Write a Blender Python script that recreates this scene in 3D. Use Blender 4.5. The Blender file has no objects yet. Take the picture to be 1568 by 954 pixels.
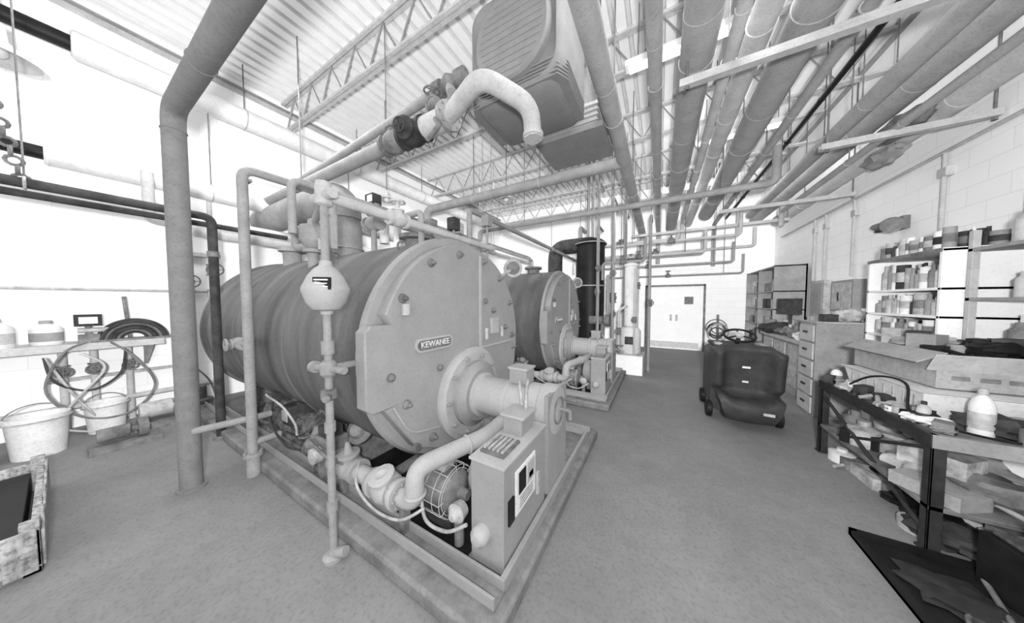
import bpy, math, random
from mathutils import Vector, Matrix
random.seed(7)
V=Vector
# ------------------------------------------------------------ materials
def mat(name,g,var=0.12,scale=6.0,rough=0.7,metal=0.0,bump=0.0,stretch=(1,1,1),detail=6,grit=.14):
    m=bpy.data.materials.new(name); m.use_nodes=True
    nt=m.node_tree; b=nt.nodes['Principled BSDF']
    b.inputs['Roughness'].default_value=rough; b.inputs['Metallic'].default_value=metal
    b.inputs['Specular IOR Level'].default_value=0.2
    tc=nt.nodes.new('ShaderNodeTexCoord'); mp=nt.nodes.new('ShaderNodeMapping')
    mp.inputs['Scale'].default_value=stretch
    n=nt.nodes.new('ShaderNodeTexNoise'); n.inputs['Scale'].default_value=scale; n.inputs['Detail'].default_value=detail; n.inputs['Roughness'].default_value=.62
    r=nt.nodes.new('ShaderNodeValToRGB')
    a=max(0,g*(1-var)); c=min(1,g*(1+var))
    r.color_ramp.elements[0].position=.34; r.color_ramp.elements[0].color=(a,a,a,1)
    r.color_ramp.elements[1].position=.66; r.color_ramp.elements[1].color=(c,c,c,1)
    L=nt.links.new
    L(tc.outputs['Object'],mp.inputs['Vector']); L(mp.outputs['Vector'],n.inputs['Vector'])
    L(n.outputs['Fac'],r.inputs['Fac']); L(r.outputs['Color'],b.inputs['Base Color'])
    if grit:
        n3=nt.nodes.new('ShaderNodeTexNoise'); n3.inputs['Scale'].default_value=45; n3.inputs['Detail'].default_value=4
        r3=nt.nodes.new('ShaderNodeValToRGB'); q=1-grit; r3.color_ramp.elements[0].position=.33; r3.color_ramp.elements[0].color=(q,q,q,1); r3.color_ramp.elements[1].position=.5
        x=nt.nodes.new('ShaderNodeMix'); x.data_type='RGBA'; x.blend_type='MULTIPLY'; x.inputs[0].default_value=1
        L(tc.outputs['Object'],n3.inputs['Vector']); L(n3.outputs['Fac'],r3.inputs['Fac']); L(r.outputs['Color'],x.inputs[6]); L(r3.outputs['Color'],x.inputs[7]); L(x.outputs[2],b.inputs['Base Color'])
    if bump:
        bp=nt.nodes.new('ShaderNodeBump'); bp.inputs['Strength'].default_value=bump; bp.inputs['Distance'].default_value=.02
        L(n.outputs['Fac'],bp.inputs['Height']); L(bp.outputs['Normal'],b.inputs['Normal'])
    return m
def block_mat(name,g,mort,swap):
    m=mat(name,g,.03,3,.9,grit=0); nt=m.node_tree; b=nt.nodes['Principled BSDF']; L=nt.links.new
    tc=nt.nodes['Texture Coordinate']; sp=nt.nodes.new('ShaderNodeSeparateXYZ'); cb=nt.nodes.new('ShaderNodeCombineXYZ')
    L(tc.outputs['Object'],sp.inputs[0]); L(sp.outputs['Y' if swap else 'X'],cb.inputs['X']); L(sp.outputs['Z'],cb.inputs['Y'])
    br=nt.nodes.new('ShaderNodeTexBrick'); br.inputs['Scale'].default_value=1
    br.inputs['Brick Width'].default_value=.4; br.inputs['Row Height'].default_value=.2; br.inputs['Mortar Size'].default_value=.004; br.inputs['Mortar Smooth'].default_value=.4
    br.inputs['Color1'].default_value=(g,g,g,1); br.inputs['Color2'].default_value=(g*.97,)*3+(1,); br.inputs['Mortar'].default_value=(mort,)*3+(1,)
    L(cb.outputs[0],br.inputs['Vector']); L(br.outputs['Color'],b.inputs['Base Color'])
    return m
W=mat('white_paint',.9,.04,5,grit=.05); DECK=mat('deck_paint',.92,.03,4,grit=.04); DECK_SHADE=mat('deck_flute_shade',.72,.06,4,grit=.04); FLOOR=mat('concrete_floor',.235,.13,.8,.85,detail=10,grit=.16); PAD=mat('concrete_pad',.2,.3,5,.9,bump=.3,detail=8)
SHELL=mat('boiler_shell',.125,.36,1.5,.6,stretch=(2.4,.6,.6),detail=9,grit=.14)
PLATE=mat('boiler_plate',.31,.07,4,.6,grit=.08); PLATE2=mat('boiler_plate_light',.42,.08,6,.6,grit=.08)
PG=mat('pipe_gray',.3,.14,5); PL=mat('pipe_light',.48,.13,6); PW=mat('pipe_insulation_white',.7,.1,5,.9,grit=.1)
PO=mat('pipe_wrap_gray',.38,.12,4,.85); PO2=mat('pipe_wrap_light',.54,.12,4,.85)
COL=mat('riser_gray',.21,.1,8); BLK=mat('black_iron',.012,.4,6,.5); DK=mat('dark_rubber',.05,.45,7)
MID=mat('machine_gray',.18,.35,9); LT=mat('light_metal',.42,.28,12,.5); RUST=mat('aged_iron',.1,.65,14,.8,bump=.4)
CARD=mat('cardboard',.36,.14,9,.9); PLAS=mat('white_plastic',.75,.08,8,.5); SEAT=mat('seat_vinyl',.05,.2,8,.5); SEAT2=mat('cart_body_gray',.12,.2,8,.5)
HEAT=mat('heater_enamel',.22,.08,7,grit=.06); BAG=mat('bag_plastic',.45,.5,9,.6,bump=.5); GLS=mat('window_glass',.35,.2,6,.2)
STEEL=mat('galvanised',.55,.12,9,.5); DPT=mat('dark_paint',.035,.3,9,.5)
nt=FLOOR.node_tree; L=nt.links.new; b=nt.nodes['Principled BSDF']; src=b.inputs['Base Color'].links[0].from_socket
n2=nt.nodes.new('ShaderNodeTexNoise'); n2.inputs['Scale'].default_value=7; n2.inputs['Detail'].default_value=14; n2.inputs['Roughness'].default_value=.8
r2=nt.nodes.new('ShaderNodeValToRGB'); r2.color_ramp.elements[0].position=.32; r2.color_ramp.elements[0].color=(.72,.72,.72,1); r2.color_ramp.elements[1].position=.58
mx=nt.nodes.new('ShaderNodeMix'); mx.data_type='RGBA'; mx.blend_type='MULTIPLY'; mx.inputs[0].default_value=.55
L(nt.nodes['Texture Coordinate'].outputs['Object'],n2.inputs['Vector']); L(n2.outputs['Fac'],r2.inputs['Fac'])
L(src,mx.inputs[6]); L(r2.outputs['Color'],mx.inputs[7]); L(mx.outputs[2],b.inputs['Base Color'])
# ------------------------------------------------------------ mesh builder
def basis(d):
    d=V(d).normalized(); a=V((0,0,1)) if abs(d.z)<.9 else V((0,1,0))
    u=a.cross(d).normalized(); return u,d.cross(u).normalized(),d
def fillet(pts,bend,n=6):
    pts=[V(p) for p in pts]
    if bend<=0 or len(pts)<3: return pts
    o=[pts[0]]
    for i in range(1,len(pts)-1):
        a,b,c=pts[i-1],pts[i],pts[i+1]
        t=min(bend,(b-a).length*.49,(c-b).length*.49)
        p=b+(a-b).normalized()*t; q=b+(c-b).normalized()*t
        for k in range(n+1):
            s=k/n; o.append(p*(1-s)**2+b*2*s*(1-s)+q*s*s)
    o.append(pts[-1]); return o
def spl(P,n=8):
    P=[V(p) for p in P]; P=[P[0]]+P+[P[-1]]; o=[]
    for i in range(1,len(P)-2):
        a,b,c,d=P[i-1:i+3]
        for k in range(n):
            t=k/n; o.append(.5*((2*b)+(c-a)*t+(2*a-5*b+4*c-d)*t*t+(3*b-a-3*c+d)*t**3))
    o.append(P[-2]); return o
class M:
    def __init__(s,name): s.n=name;s.v=[];s.f=[];s.mi=[];s.ms=[]
    def add(s,vs,fs,m):
        if m not in s.ms: s.ms.append(m)
        k=s.ms.index(m); o=len(s.v); s.v+= [tuple(x) for x in vs]
        for f in fs: s.f.append(tuple(i+o for i in f)); s.mi.append(k)
    def box(s,x0,x1,y0,y1,z0,z1,m):
        s.add([(x,y,z) for x in(x0,x1) for y in(y0,y1) for z in(z0,z1)],[(0,1,3,2),(4,6,7,5),(0,4,5,1),(2,3,7,6),(0,2,6,4),(1,5,7,3)],m); return s
    def obox(s,c,size,m,rz=0,rx=0,ry=0):
        R=Matrix.Rotation(rz,3,'Z')@Matrix.Rotation(ry,3,'Y')@Matrix.Rotation(rx,3,'X'); a,b,d=[q/2 for q in size]
        s.add([V(c)+R@V((x,y,z)) for x in(-a,a) for y in(-b,b) for z in(-d,d)],[(0,1,3,2),(4,6,7,5),(0,4,5,1),(2,3,7,6),(0,2,6,4),(1,5,7,3)],m); return s
    def loft(s,loops,m,c0=True,c1=True):
        n=len(loops[0]); vs=[p for l in loops for p in l]; fs=[]
        for i in range(len(loops)-1):
            for j in range(n):
                k=(j+1)%n; fs.append((i*n+j,i*n+k,(i+1)*n+k,(i+1)*n+j))
        if c0: fs.append(tuple(range(n))[::-1])
        if c1: fs.append(tuple((len(loops)-1)*n+j for j in range(n)))
        s.add(vs,fs,m); return s
    def lathe(s,o,d,prof,m,seg=24):
        u,w,d=basis(d); o=V(o)
        s.loft([[o+d*t+(u*math.cos(2*math.pi*j/seg)+w*math.sin(2*math.pi*j/seg))*max(r,1e-4) for j in range(seg)] for t,r in prof],m); return s
    def cyl(s,p0,p1,r,m,seg=16,r2=None):
        p0=V(p0);p1=V(p1); return s.lathe(p0,p1-p0,[(0,r),((p1-p0).length,r if r2 is None else r2)],m,seg)
    def tube(s,pts,r,m,bend=0,seg=14):
        P=fillet(pts,bend); Q=[P[0]]
        for p in P[1:]:
            if (p-Q[-1]).length>1e-4: Q.append(p)
        P=Q; u=None; loops=[]
        for i,p in enumerate(P):
            t=(P[min(i+1,len(P)-1)]-P[max(i-1,0)]).normalized()
            if u is None: u=basis(t)[0]
            u=(u-t*u.dot(t)).normalized(); w=t.cross(u)
            loops.append([p+(u*math.cos(2*math.pi*j/seg)+w*math.sin(2*math.pi*j/seg))*r for j in range(seg)])
        s.loft(loops,m); return s
    def torus(s,c,d,R,r,m,n=24,seg=8,a0=0,a1=360):
        u,w,_=basis(d); c=V(c)
        P=[c+(u*math.cos(math.radians(a0+(a1-a0)*k/n))+w*math.sin(math.radians(a0+(a1-a0)*k/n)))*R for k in range(n+1)]
        return s.tube(P,r,m,seg=seg)
    def sph(s,c,r,m,sc=(1,1,1),amp=0,n=20,seed=0):
        rnd=random.Random(seed); ph=[rnd.uniform(0,6) for _ in range(6)]
        c=V(c); loops=[]
        for i in range(n//2+1):
            a=math.pi*i/(n//2); lp=[]
            for j in range(n):
                b=2*math.pi*j/n; d=V((math.sin(a)*math.cos(b),math.sin(a)*math.sin(b),math.cos(a)))
                if i in(0,n//2): d=V((0.001*math.cos(b),.001*math.sin(b),d.z))
                k=1+amp*(math.sin(5*d.x+ph[0])*math.cos(6*d.y+ph[1])+.6*math.sin(9*d.z+ph[2]+4*d.x)+.5*math.sin(13*d.y+ph[3]))
                lp.append(c+V((d.x*sc[0],d.y*sc[1],d.z*sc[2]))*r*k)
            loops.append(lp)
        s.loft(loops[::-1],m); return s
    def flange(s,p,d,r,m,t=.03):
        d=V(d).normalized(); p=V(p); s.cyl(p-d*t/2,p+d*t/2,r,m,20)
        u,w,_=basis(d)
        for k in range(8):
            a=k*math.pi/4; q=p+(u*math.cos(a)+w*math.sin(a))*r*.82; s.cyl(q-d*t*.9,q+d*t*.9,r*.08+.003,m,6)
        return s
    def valve(s,p,d,r,m,stem=(0,0,1),h=.2,wr=.09,wheel=True):
        p=V(p);d=V(d).normalized();st=V(stem).normalized()
        s.lathe(p-d*r*2.2,d,[(0,r*1.6),(r*.5,r*1.6),(r*.55,r*1.1),(r*1.3,r*1.5),(r*2.2,r*1.7),(r*3.1,r*1.5),(r*3.85,r*1.1),(r*3.9,r*1.6),(r*4.4,r*1.6)],m,18)
        s.lathe(p,st,[(0,r*1.1),(r*1.7,r*1.1),(r*1.75,r*1.4),(r*2.1,r*1.4),(r*2.2,r*.6),(h,r*.25)],m,14)
        if wheel:
            q=p+st*h; s.torus(q,st,wr,.009,m); u,w,_=basis(st)
            for k in range(2):
                e=(u if k else w)*wr; s.cyl(q-e,q+e,.006,m,6)
        return s
    def done(s,bev=0,angle=35,parent=None):
        me=bpy.data.meshes.new(s.n); me.from_pydata(s.v,[],s.f)
        for m in s.ms: me.materials.append(m)
        me.polygons.foreach_set('material_index',s.mi); me.shade_smooth(); me.set_sharp_from_angle(angle=math.radians(angle)); me.update()
        o=bpy.data.objects.new(s.n,me); bpy.context.scene.collection.objects.link(o)
        if bev:
            b=o.modifiers.new('bevel','BEVEL'); b.width=bev; b.segments=2; b.limit_method='ANGLE'; b.angle_limit=math.radians(50)
        if parent: o.parent=parent
        return o
def copy(o,name,d):
    c=bpy.data.objects.new(name,o.data); c.location=V(o.location)+V(d); bpy.context.scene.collection.objects.link(c)
    for mm in o.modifiers:
        if mm.type=='BEVEL':
            b=c.modifiers.new('bevel','BEVEL'); b.width=mm.width; b.segments=2; b.limit_method='ANGLE'; b.angle_limit=mm.angle_limit
    for ch in o.children:
        k=bpy.data.objects.new(ch.name,ch.data); k.location=ch.location; k.rotation_euler=ch.rotation_euler; k.parent=c; bpy.context.scene.collection.objects.link(k)
    return c
def text(body,loc,size,rot,m,parent,name='lettering',ext=.002):
    cu=bpy.data.curves.new(name,'FONT'); cu.body=body; cu.size=size; cu.extrude=ext; cu.align_x='CENTER'; cu.align_y='CENTER'
    cu.materials.append(m); o=bpy.data.objects.new(name,cu); o.location=loc; o.rotation_euler=rot; o.parent=parent
    bpy.context.scene.collection.objects.link(o); return o
# ------------------------------------------------------------ room
XL,XR,YB,YF,ZC=-6.4,2.8,10.1,-3.0,5.4
M('floor').box(XL-.2,XR+.2,YF,YB+.2,-.1,0,FLOOR).done()
M('wall_left').box(XL-.2,XL,YF,YB,0,ZC,block_mat('block_left',.92,.78,True)).done()
M('wall_right').box(XR,XR+.2,YF,YB,0,ZC,block_mat('block_right',.93,.77,True)).done()
w=M('wall_back'); bm_=block_mat('block_back',.9,.76,False)
w.box(XL-.2,-.44,YB,YB+.2,0,ZC,bm_).box(1.26,XR+.2,YB,YB+.2,0,ZC,bm_).box(-.44,1.26,YB,YB+.2,2.14,ZC,bm_).done()
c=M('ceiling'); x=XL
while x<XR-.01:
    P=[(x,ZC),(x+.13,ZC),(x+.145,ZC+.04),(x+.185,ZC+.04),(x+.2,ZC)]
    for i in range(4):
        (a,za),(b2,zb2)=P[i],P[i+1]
        c.add([(a,YF,za),(a,YB+.2,za),(b2,YB+.2,zb2),(b2,YF,zb2)],[(0,1,2,3)],DECK if i==0 else DECK_SHADE)  # flute faces take a darker deck colour, painting in the recess shade
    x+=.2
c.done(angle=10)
s=M('trim_1'); s.box(XL,XL+.08,YF,YB,5.26,5.28,PG).box(XL,XL+.015,YF,YB,5.18,5.26,PL).done()
s=M('trim_2'); s.box(XR-.08,XR,YF,YB,5.26,5.28,PG).done()
d=M('door_1'); WD=mat('door_paint',.9,.02,5,grit=.03)
d.box(-.42,1.24,YB-.04,YB+.1,2.08,2.135,MID).box(-.435,-.38,YB-.04,YB+.1,0,2.135,MID).box(1.2,1.255,YB-.04,YB+.1,0,2.135,MID)
d.box(-.38,.405,YB+.01,YB+.06,.01,2.08,WD).box(.415,1.2,YB+.01,YB+.06,.01,2.08,WD)
d.box(-.12,.12,YB-.005,YB+.01,1.5,1.74,GLS).box(.7,.94,YB-.005,YB+.01,1.5,1.74,MID)
d.box(-.09,.09,YB-.012,YB,1.53,1.71,WD)
d.box(.3,.36,YB-.04,YB+.01,.95,1.15,LT).box(.46,.52,YB-.04,YB+.01,.95,1.15,LT).box(-.3,1.1,YB-.0,YB+.01,.05,.25,STEEL)
d.done()
for y in (2.3,4.1,5.9,7.7,9.4):
    j=M('roof_joist'); zb,zt=4.82,5.36
    for dy in(-.03,.03):
        j.box(XL,XR,y+dy-.022,y+dy+.022,zt,zt+.04,STEEL).box(XL,XR,y+dy-.022,y+dy+.022,zb,zb+.035,STEEL)
    x=XL+.1;up=False
    P=[]
    while x<XR: P.append((x,y,zt if up else zb+.02)); x+=.33; up=not up
    j.tube(P,.014,PG,seg=6); j.done()
EM=bpy.data.materials.new('tube_glow'); EM.use_nodes=True; bb=EM.node_tree.nodes['Principled BSDF']; bb.inputs['Emission Color'].default_value=(1,1,1,1); bb.inputs['Emission Strength'].default_value=3
for (x,y) in((.2,3.8),(1.2,6.2),(.6,8.4)):
    f=M('fluorescent_fixture'); f.box(x-.65,x+.65,y-.07,y+.07,4.62,4.7,PLAS)
    for dy in(-.035,.035): f.cyl((x-.6,y+dy,4.6),(x+.6,y+dy,4.6),.018,EM,10)
    for dx in(-.5,.5): f.cyl((x+dx,y,4.7),(x+dx,y,ZC),.006,MID,6)
    f.done()
# ------------------------------------------------------------ boiler (axis X)
YC,ZC1,XF,R=1.95,1.19,-1.68,1.0
def P_(ang,rad,x): a=math.radians(ang); return V((x,YC+rad*math.cos(a),ZC1+rad*math.sin(a)))
B=M('steam_boiler')
B.lathe((XF,YC,ZC1),(-1,0,0),[(0,0),(0,.98),(.03,1.0),(.06,1.0),(.07,.985),(3.6,.985),(3.62,1.02),(3.7,1.02),(3.72,.97),(3.86,.9),(3.98,.6),(4.02,0)],SHELL,96)
B.lathe((XF+.002,YC,ZC1),(-1,0,0),[(0,0),(0,.985),(.03,1.004),(.04,1.004),(.045,.99)],PLATE,96)
pl=[]
for a in range(0,360,4):
    q=P_(a,.93,0); y,z=q.y,q.z
    if 200<=a<=340: 
        k=round((a-200)/28)*28+200
        q=P_(k,.95,0); y,z=q.y,q.z
    pl.append((a,y,z))
out=[];ins=False
for a,y,z in pl:
    if 160<a<202 :
        if not ins:
            out+=[(1.12,1.44),(.97,1.44),(.93,1.40),(.93,.91),(.97,.87),(1.13,.87)]; ins=True
        continue
    if not out or (abs(out[-1][0]-y)+abs(out[-1][1]-z))>1e-3: out.append((y,z))
B.loft([[V((XF+.0,y,z)) for y,z in out],[V((XF+.09,y,z)) for y,z in out],[V((XF+.1,YC+(y-YC)*.99,ZC1+(z-ZC1)*.99)) for y,z in out]],PLATE)
xp=XF+.1
for a,rd in((28,.84),(52,.84),(75,.84),(100,.84),(124,.86),(150,.86),(-10,.84),(0,.8),(-40,.84),(205,.8),(235,.84),(262,.86),(290,.84)):
    q=P_(a,rd,xp); B.lathe(q,(1,0,0),[(0,.035),(.015,.033),(.02,.018),(.05,.016),(.06,0)],MID,12)
for yy,zz in((1.10,1.08),(1.55,1.05),(2.35,1.5),(2.2,1.6),(2.6,1.3)):
    B.lathe((xp,yy,zz),(1,0,0),[(0,.03),(.02,.028),(.04,.01),(.04,0)],MID,12)
B.box(xp,xp+.012,2.1,2.13,.75,2.05,PLATE2).box(xp,xp+.02,2.3,2.44,1.25,1.42,PLATE2).box(xp,xp+.012,2.13,2.8,1.12,1.14,PLATE2)
B.tube([(xp+.005,1.55,.55),(xp+.005,1.25,.62),(xp+.005,1.12,.86)],.006,PLATE2,.1,6); B.cyl((xp,1.3,.5),(xp+.03,1.3,.5),.03,MID,10)
for yy in(2.2,2.5): B.cyl((xp+.02,yy,1.2),(xp+.02,yy,1.32),.02,LT,10)
B.cyl((xp+.02,1.22,1.5),(xp+.02,1.22,1.58),.03,PLATE2,10)
def pill(x,cy,cz,w,h):
    o=[]
    for k in range(24):
        a=2*math.pi*k/24; o.append(V((x,cy+math.copysign(w/2-h/2,math.cos(a))+h/2*math.cos(a),cz+h/2*math.sin(a))))
    return o
B.loft([pill(xp,1.5,1.26,.4,.11),pill(xp+.015,1.5,1.26,.4,.11)],PLATE2); B.loft([pill(xp+.015,1.5,1.26,.36,.08),pill(xp+.018,1.5,1.26,.36,.08)],MID)
B.lathe((xp,YC,.73),(1,0,0),[(0,.43),(.03,.43),(.035,.40),(.05,.38),(.05,0)],PLATE2,40)
B.lathe((xp+.05,YC,.73),(1,0,0),[(0,.3),(.05,.3),(.06,.27),(.1,.24),(.1,0)],PLATE,36)
for k in range(10):
    a=k*36; q=V((xp+.05,YC+.35*math.cos(math.radians(a)),.73+.35*math.sin(math.radians(a))));B.cyl(q,q+V((.035,0,0)),.02,PLATE,8)
for xs in(-2.4,-4.9):
    pr=[]; 
    for a in range(-130,-45,5): q=P_(a,1.0,0); pr.append((q.y,q.z))
    pr+=[(YC+.75,.1),(YC-.75,.1)]
    B.loft([[V((xs-.08,y,z)) for y,z in pr],[V((xs+.08,y,z)) for y,z in pr]],MID)
for xs in(-2.9,-4.2): B.torus((xs,YC,ZC1),(1,0,0),.985,.008,SHELL,48,6)
for y in(.98,2.84):
    B.box(-5.6,-.66,y,y+.11,.1,.115,PAD).box(-5.6,-.66,y,y+.015,.115,.17,PLATE).box(-5.6,-.66,y+.095,y+.11,.115,.17,PLATE)
B.box(-.69,-.66,1.09,2.84,.1,.17,PLATE).box(-1.95,-1.9,1.1,2.84,.1,.17,PAD)
B.box(-1.9,-.95,1.12,2.8,.101,.112,BLK).box(-3.9,-1.96,1.2,2.8,.101,.112,BLK)  # black sheets laid on the pad to darken the void under the boiler
B.lathe((-2.3,YC,2.15),(0,0,1),[(0,.12),(.1,.12),(.11,.18),(.15,.18),(.16,.05),(.18,0)],MID,24)
B.lathe((-4.35,1.6,2.0),(0,0,1),[(0,.1),(.25,.1),(.26,.15),(.32,.15),(.33,.08),(.33,0)],PG,24)
for xx in(-1.95,-3.05): B.torus((xx,1.5,2.07),(1,0,0),.05,.01,MID,12,6)
B.lathe((-1.66,2.93,2.02),(.55,-.8,0),[(0,.12),(.05,.12),(.06,.1),(.05,.095),(.05,0)],LT,24)
B.lathe((-1.63,2.887,2.02),(.55,-.8,0),[(0,.085),(.004,.085),(.004,0)],MID,24)
B.cyl((-1.66,2.93,2.02),(-1.72,2.6,1.85),.02,LT,8)
boiler=B.done(bev=.006)
text('KEWANEE',(xp+.02,1.5,1.262),.066,(math.pi/2,0,math.pi/2),PLAS,boiler)
G=M('gas_burner'); xb=XF+.25
G.lathe((xb,YC,.73),(1,0,0),[(0,.2),(.02,.2),(.03,.17),(.3,.17),(.31,.2),(.34,.2),(.35,.185),(.62,.185),(.63,.2),(.72,.2),(.74,.18),(.75,0)],PLATE2,36)
G.obox((-1.0,1.92,.98),(.16,.14,.12),PLATE).obox((-1.0,1.92,1.045),(.18,.16,.015),PLATE2)
G.tube([(-.98,1.84,.95),(-.92,1.74,.9),(-.88,1.72,.7),(-.9,1.6,.62)],.014,LT,.06)
G.tube([(-.7,1.98,.73),(-.6,1.98,.73),(-.6,1.98,.66)],.016,MID,.02); G.cyl((-.69,2.02,.8),(-.55,2.02,.8),.012,MID,8)
G.box(-.86,-.72,1.74,2.16,.114,.6,PLATE).box(-1.3,-1.24,1.8,2.1,.113,.58,MID)
G.torus((-.68,1.95,.73),(1,0,0),.1,.008,MID)
G.box(-.72,-.69,1.74,2.16,.172,.9,PLATE)
G.cyl((-1.1,2.15,.4),(-1.1,2.15,.66),.04,MID,12)
burner=G.done(bev=.004)
C=M('control_cabinet')
C.box(-.92,-.7,1.14,1.7,.113,.7,PLATE)
C.box(-.93,-.69,1.13,1.71,.7,.715,PLATE2)
C.box(-.9,-.74,1.2,1.4,.715,.73,MID)
for k in range(5): C.box(-.89+.03*k,-.875+.03*k,1.22,1.38,.73,.742,LT)
C.box(-.9,-.76,1.46,1.64,.715,.83,PLATE).box(-.92,-.74,1.45,1.65,.83,.845,PLATE2)
C.box(-.7,-.69,1.26,1.52,.36,.62,PLAS).box(-.69,-.686,1.29,1.38,.47,.6,BLK).box(-.69,-.686,1.40,1.5,.47,.6,PLATE2).box(-.69,-.686,1.42,1.48,.49,.53,BLK).box(-.7,-.688,1.18,1.24,.36,.5,BLK).box(-.7,-.685,1.55,1.58,.3,.45,LT)
for k in range(4): C.box(-.69,-.687,1.3,1.48,.385+.018*k,.39+.018*k,MID)
C.lathe((-.84,1.14,.3),(0,-1,0),[(0,.055),(.03,.055),(.05,.05),(.07,.03),(.075,0)],PLATE2,20)
C.box(-.95,-.92,1.2,1.6,.3,.6,MID)
C.tube([(-.8,1.6,.84),(-.8,1.6,.95),(-.86,1.75,1.0)],.013,LT,.05)
cab=C.done(bev=.005)
F=M('blower_motor'); yb=1.28; zb=.33
F.lathe((-1.42,yb,zb),(1,0,0),[(0,.03),(.0,.1),(.02,.13),(.26,.13),(.28,.11),(.3,.04),(.36,.03),(.36,0)],MID,24)
for k in range(7): F.torus((-1.16,yb,zb),(1,0,0),.03+.022*k,.003,PL,24,5)
for k in range(12):
    a=k*math.pi/6; e=V((0,.165*math.cos(a),.165*math.sin(a))); F.cyl(V((-1.15,yb,zb)),V((-1.16,yb,zb))+e,.003,PL,5)
    F.cyl(V((-1.16,yb,zb))+e,V((-1.4,yb,zb))+e,.003,PL,5)
for xx in(-1.22,-1.3,-1.38): F.torus((xx,yb,zb),(1,0,0),.165,.003,PL,24,5)
F.lathe((-1.1,1.5,.4),(1,0,0),[(0,0),(0,.17),(.03,.19),(.15,.19),(.17,.17),(.17,0)],PLATE,28)
F.box(-1.4,-1.15,1.2,1.36,.113,.22,DK).box(-1.05,-.95,1.42,1.58,.113,.25,MID)
F.box(-1.35,-1.22,1.23,1.33,.46,.54,LT)
F.lathe((-1.04,1.2,.32),(0,-1,0),[(0,.05),(.06,.06),(.08,.04),(.1,.02),(.1,0)],LT,16)
F.cyl((-1.04,1.17,.113),(-1.04,1.17,.3),.03,MID,10)
F.tube(spl([(-1.35,1.15,.3),(-1.25,1.1,.22),(-1.1,1.12,.2),(-.95,1.13,.3)]),.011,LT)
blower=F.done(bev=.003)
T=M('gas_valve_train'); ty=1.06; tz=.34
T.tube([(-2.5,ty,tz),(-1.3,ty,tz),(-1.3,ty,.56),(-1.1,1.55,.6),(-1.1,1.86,.62)],.058,PLATE2,.09,20)
for xx in(-2.42,-2.2,-1.95,-1.72,-1.65,-1.58,-1.51,-1.44): T.flange((xx,ty,tz),(1,0,0),.085,PLATE,.03)
T.valve((-2.02,ty,tz),(1,0,0),.055,PLATE,(0,-.1,1),.2,.07,False); T.valve((-1.57,ty,tz),(1,0,0),.06,PLATE2,(0,-.4,1),.12,.05,False)
T.obox((-2.3,ty,tz+.08),(.2,.16,.2),MID).obox((-2.3,ty,tz+.21),(.14,.12,.1),DK).cyl((-2.3,ty-.08,tz+.06),(-2.3,ty-.14,tz+.06),.06,LT,16)
T.lathe((-2.5,ty,tz+.02),(0,0,1),[(0,.06),(.04,.1),(.06,.1),(.1,.06),(.18,.03),(.19,0)],MID,20)
T.lathe((-2.18,1.25,tz+.16),(.3,-.7,.4),[(0,0),(0,.1),(.02,.11),(.05,.11),(.06,.07),(.1,.05),(.1,0)],MID,24)
T.torus((-1.3,ty,tz+.06),(0,0,1),.06,.01,PLATE2); T.torus((-1.16,1.4,.588),(.35,.9,.07),.06,.008,PLATE2)
for xx in(-2.45,-2.1,-1.4): T.box(xx-.02,xx+.02,ty-.03,ty+.03,.116,tz,MID)
T.tube([(-2.4,ty-.04,.45),(-2.4,ty-.12,.5),(-2.1,ty-.12,.45),(-2.0,ty-.06,.4)],.012,MID,.04)
T.tube(spl([(-1.9,ty,.42),(-1.8,.98,.33),(-1.6,.97,.25),(-1.35,.98,.27),(-1.2,1.04,.36)]),.009,LT)
train=T.done(bev=.003)
U=M('feedwater_pump')
for (x0,s) in((-3.45,1.05),(-2.87,.95)):
    y0=1.2
    U.box(x0-.3*s,x0+.3*s,1.1,1.34,.1,.2,MID)
    U.lathe((x0-.28*s,y0,.4),(1,0,0),[(0,0),(0,.1*s),(.02,.13*s),(.3*s,.13*s),(.32*s,.1*s),(.34*s,.03),(.42*s,.03),(.42*s,.12*s),(.46*s,.17*s),(.54*s,.17*s),(.56*s,.06*s),(.62*s,.06*s),(.62*s,0)],RUST,22)
    for k in range(10):
        a=k*math.pi/5; U.obox((x0-.1*s,y0+.135*s*math.cos(a),.4+.135*s*math.sin(a)),(.26*s,.012,.02),RUST,rx=a)
    U.box(x0-.2*s,x0-.05*s,y0-.08,y0+.06,.53,.62,DK); U.box(x0-.22*s,x0+.02,y0-.06,y0+.06,.2,.32,MID)
    U.tube([(x0+.22*s,y0,.5),(x0+.22*s,y0,.74),(x0+.22*s,1.35,.74)],.03,RUST,.05)
    U.flange((x0+.22*s,y0,.6),(0,0,1),.06,RUST,.02); U.flange((x0+.34*s,y0,.4),(1,0,0),.09,RUST,.02)
U.box(-3.2,-3.05,1.05,1.18,.4,.58,DK).box(-3.18,-3.07,1.04,1.05,.44,.54,LT)
U.valve((-3.9,1.06,.3),(1,0,0),.03,RUST,(0,0,1),.14,.06); U.valve((-2.62,1.06,.3),(1,0,0),.035,RUST,(0,-.2,1),.16,.06)
U.tube([(-4.2,1.06,.1),(-4.2,1.06,.3),(-2.55,1.06,.3),(-2.55,1.06,.12)],.022,RUST,.03)
U.tube(spl([(-3.6,1.1,.6),(-3.4,1.0,.66),(-3.1,1.02,.6),(-2.95,1.06,.45),(-2.8,1.02,.4)]),.01,LT)
U.tube(spl([(-3.5,1.08,.55),(-3.3,1.0,.4),(-3.0,1.0,.26),(-2.7,1.0,.3)]),.009,DK)
pump=U.done(bev=.003)
PD=M('boiler_pad').box(-5.75,-.6,.88,3.08,0,.1,PAD).done(bev=.02)
DY=(0,2.98,0)
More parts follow.
